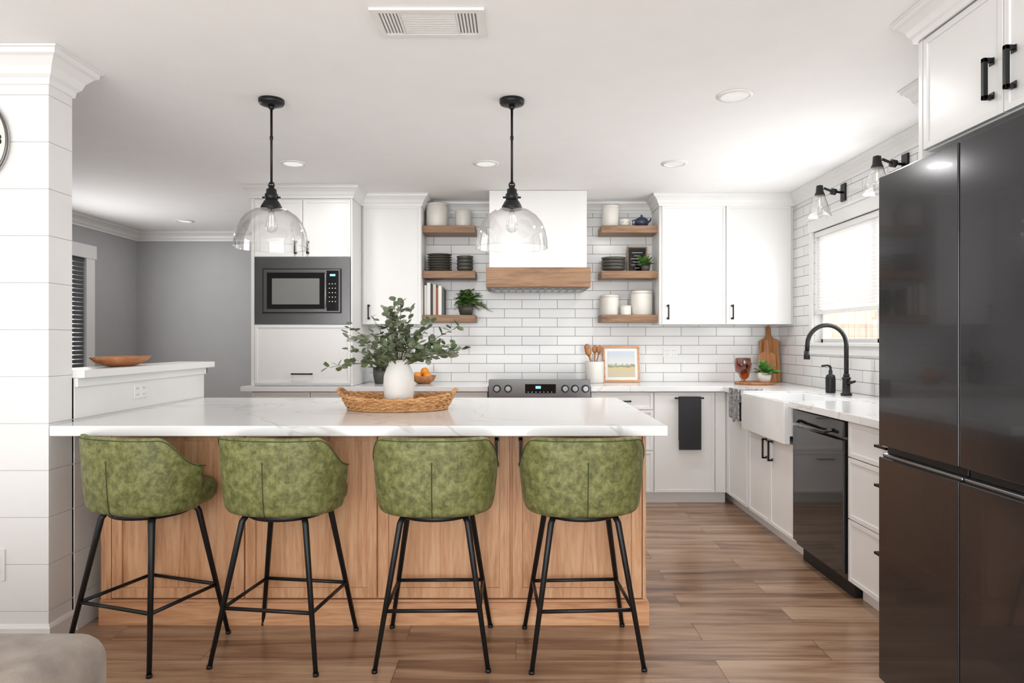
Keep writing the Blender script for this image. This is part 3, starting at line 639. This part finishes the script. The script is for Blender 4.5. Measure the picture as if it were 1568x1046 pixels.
for i,(x,y) in enumerate([(1.07,3.33),(1.07,4.6),(-.20,4.6),(-1.5,4.6),(-3.3,6.8)]):
    b=B(); b.lathe((x,y,ZC-.008),[(.088,.0075),(.088,.003),(.07,0),(.066,.0),(.064,.006)],PLAST,40,cap=False); b.lathe((x,y,ZC-.003),[(.065,0),(.001,0)],LED,32); b.done('recessed_ceiling_light')
    l=bpy.data.lights.new('downlight','AREA'); l.shape='DISK'; l.size=.13; l.energy=7 if i<4 else 4; l.color=(1,.98,.95); o=bpy.data.objects.new('recessed_light_lamp',l); COL.objects.link(o); o.location=(x,y,ZC-.015)
b=B(); vx0,vx1,vy0,vy1=-.53,-.115,2.45,2.67; zv=ZC-.001
for a in [(vx0,vx1,vy0,vy0+.025),(vx0,vx1,vy1-.025,vy1),(vx0,vx0+.03,vy0+.025,vy1-.025),(vx1-.03,vx1,vy0+.025,vy1-.025)]: b.box(a[0],a[1],a[2],a[3],zv-.010,zv,PLAST)
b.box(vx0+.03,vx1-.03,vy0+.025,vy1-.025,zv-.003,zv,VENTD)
for i in range(9): y=vy0+.029+i*.0185; b.box(vx0+.107,vx1-.107,y,y+.012,zv-.009,zv-.003,PLAST)
for i in range(5): 
    x=vx0+.036+i*.0125; b.box(x,x+.007,vy0+.025,vy1-.025,zv-.009,zv-.003,PLAST); x=vx1-.036-i*.0125; b.box(x-.007,x,vy0+.025,vy1-.025,zv-.009,zv-.003,PLAST)
b.box(vx0+.098,vx0+.106,vy0+.025,vy1-.025,zv-.0095,zv-.003,PLAST); b.box(vx1-.106,vx1-.098,vy0+.025,vy1-.025,zv-.0095,zv-.003,PLAST)
b.done('ceiling_vent')
# ---------------------------------------------------------------- fridge
b=B(); fx=1.328; ym=2.047; FT=1.86
b.box(fx+.078,2.22,1.60,2.495,.02,FT-.015,FRIDGED)
for y0,y1 in ((1.594,ym-.003),(ym+.003,2.5)):
    b.box(fx,fx+.072,y0,y1,.882,FT,FRIDGE); b.box(fx,fx+.072,y0,y1,.03,.84,FRIDGE)
    b.box(fx+.012,fx+.07,y0+.002,y1-.002,.84,.852,STEEL); b.box(fx+.03,fx+.072,y0+.002,y1-.002,.852,.882,FRIDGED)
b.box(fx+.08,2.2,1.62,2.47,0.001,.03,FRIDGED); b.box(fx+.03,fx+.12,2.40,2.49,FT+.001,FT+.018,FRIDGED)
b.done('refrigerator',bevel=.004)
b=B(); cxf=1.49
b.box(cxf+.02,XW-.001,1.50,2.503,1.955,2.40,WHITE); b.box(cxf,XW-.001,2.505,2.527,0,2.40,WHITE); b.box(cxf+.008,cxf+.021,1.5,2.503,2.36,2.40,WHITE)
door(b,'x',2.09,2.498,cxf,1.96,2.362,WHITE); door(b,'x',1.52,2.085,cxf,1.96,2.362,WHITE)
pull(b,'x',2.135,cxf,2.08,.13,t=.014); pull(b,'x',2.04,cxf,2.08,.13,t=.014)
b.done('fridge_surround_cabinet',bevel=.0015)
b=B(); b.box(1.92,XW-.009,2.53,3.2,1.40,2.38,WHITE); door(b,'x',2.54,3.19,1.90,1.402,2.36,WHITE); pull(b,'x',2.6,1.90,1.5,.12); b.done('wall_cabinet',bevel=.0015)
# ---------------------------------------------------------------- sofa
e=empty('sofa',(-1.70,1.0,0)); 
def cushion(name,x0,x1,y0,y1,z0,z1,r=.06):
    b=B(); b.box(x0,x1,y0,y1,z0,z1,SOFA); o=b.done(name,parent=e); md=o.modifiers.new('b','BEVEL'); md.width=r; md.segments=6
    for p in o.data.polygons: p.use_smooth=True
cushion('back',-.78,.838,.20,.48,.08,.648,.06); cushion('seat_base',-.78,.60,-.45,.22,.08,.30,.03)
cushion('seat_cushion',-.55,.60,-.47,.24,.30,.44,.05); cushion('armrest',.60,.82,-.47,.24,.08,.58,.08); cushion('armrest_far',-.80,-.56,-.47,.24,.08,.58,.08)
b=B()
for x in (-.7,.74):
    for y in (-.4,.4): b.cyl((x,y,0),(x,y,.09),.02,BLACK,seg=12)
b.done('feet',parent=e)
# ---------------------------------------------------------------- lights / world / camera
def area(name,loc,rot,sx,sy,e,col=(1,1,1)):
    l=bpy.data.lights.new(name,'AREA'); l.shape='RECTANGLE'; l.size=sx; l.size_y=sy; l.energy=e; l.color=col
    o=bpy.data.objects.new(name,l); COL.objects.link(o); o.location=loc; o.rotation_euler=rot; return o
area('rear_window_daylight',(-.85,YR+.02,1.25),(math.pi/2,0,0),5.2,1.95,97,(1,1,1))
area('ceiling_fill_light',(-.9,-.9,.45),(math.pi,0,0),4.5,2.0,72,(1,1,1))  # added unseen fill, aimed up to brighten the ceiling; no actual fixture there
area('right_window_daylight',(XW-.03,4.4,1.65),(0,math.pi/2,0),.8,1.5,17)
area('dining_window_daylight',(XL+.06,5.95,1.5),(0,-math.pi/2,0),1.0,1.1,22)
w=bpy.data.worlds.new('world'); sc.world=w; w.use_nodes=True; nt=w.node_tree; bg=nt.nodes['Background']
sky=nt.nodes.new('ShaderNodeTexSky'); sky.sky_type='HOSEK_WILKIE'; sky.turbidity=8; sky.sun_direction=(.3,-.4,.8)
mx=N(nt,'ShaderNodeMix',data_type='RGBA'); mx.inputs['Factor'].default_value=.85; nt.links.new(sky.outputs[0],mx.inputs[6]); mx.inputs[7].default_value=(.95,.98,1,1)
nt.links.new(mx.outputs[2],bg.inputs[0]); bg.inputs[1].default_value=4.0
cam=bpy.data.cameras.new('camera'); co=bpy.data.objects.new('camera',cam); COL.objects.link(co); co.location=(0,0,1.26); co.rotation_euler=(math.pi/2,0,0)
cam.sensor_width=36; cam.lens=24.0; cam.shift_x=-6/1568; cam.clip_start=.05; sc.camera=co
sc.view_settings.view_transform='Standard'; sc.view_settings.look='None'; sc.view_settings.exposure=.05
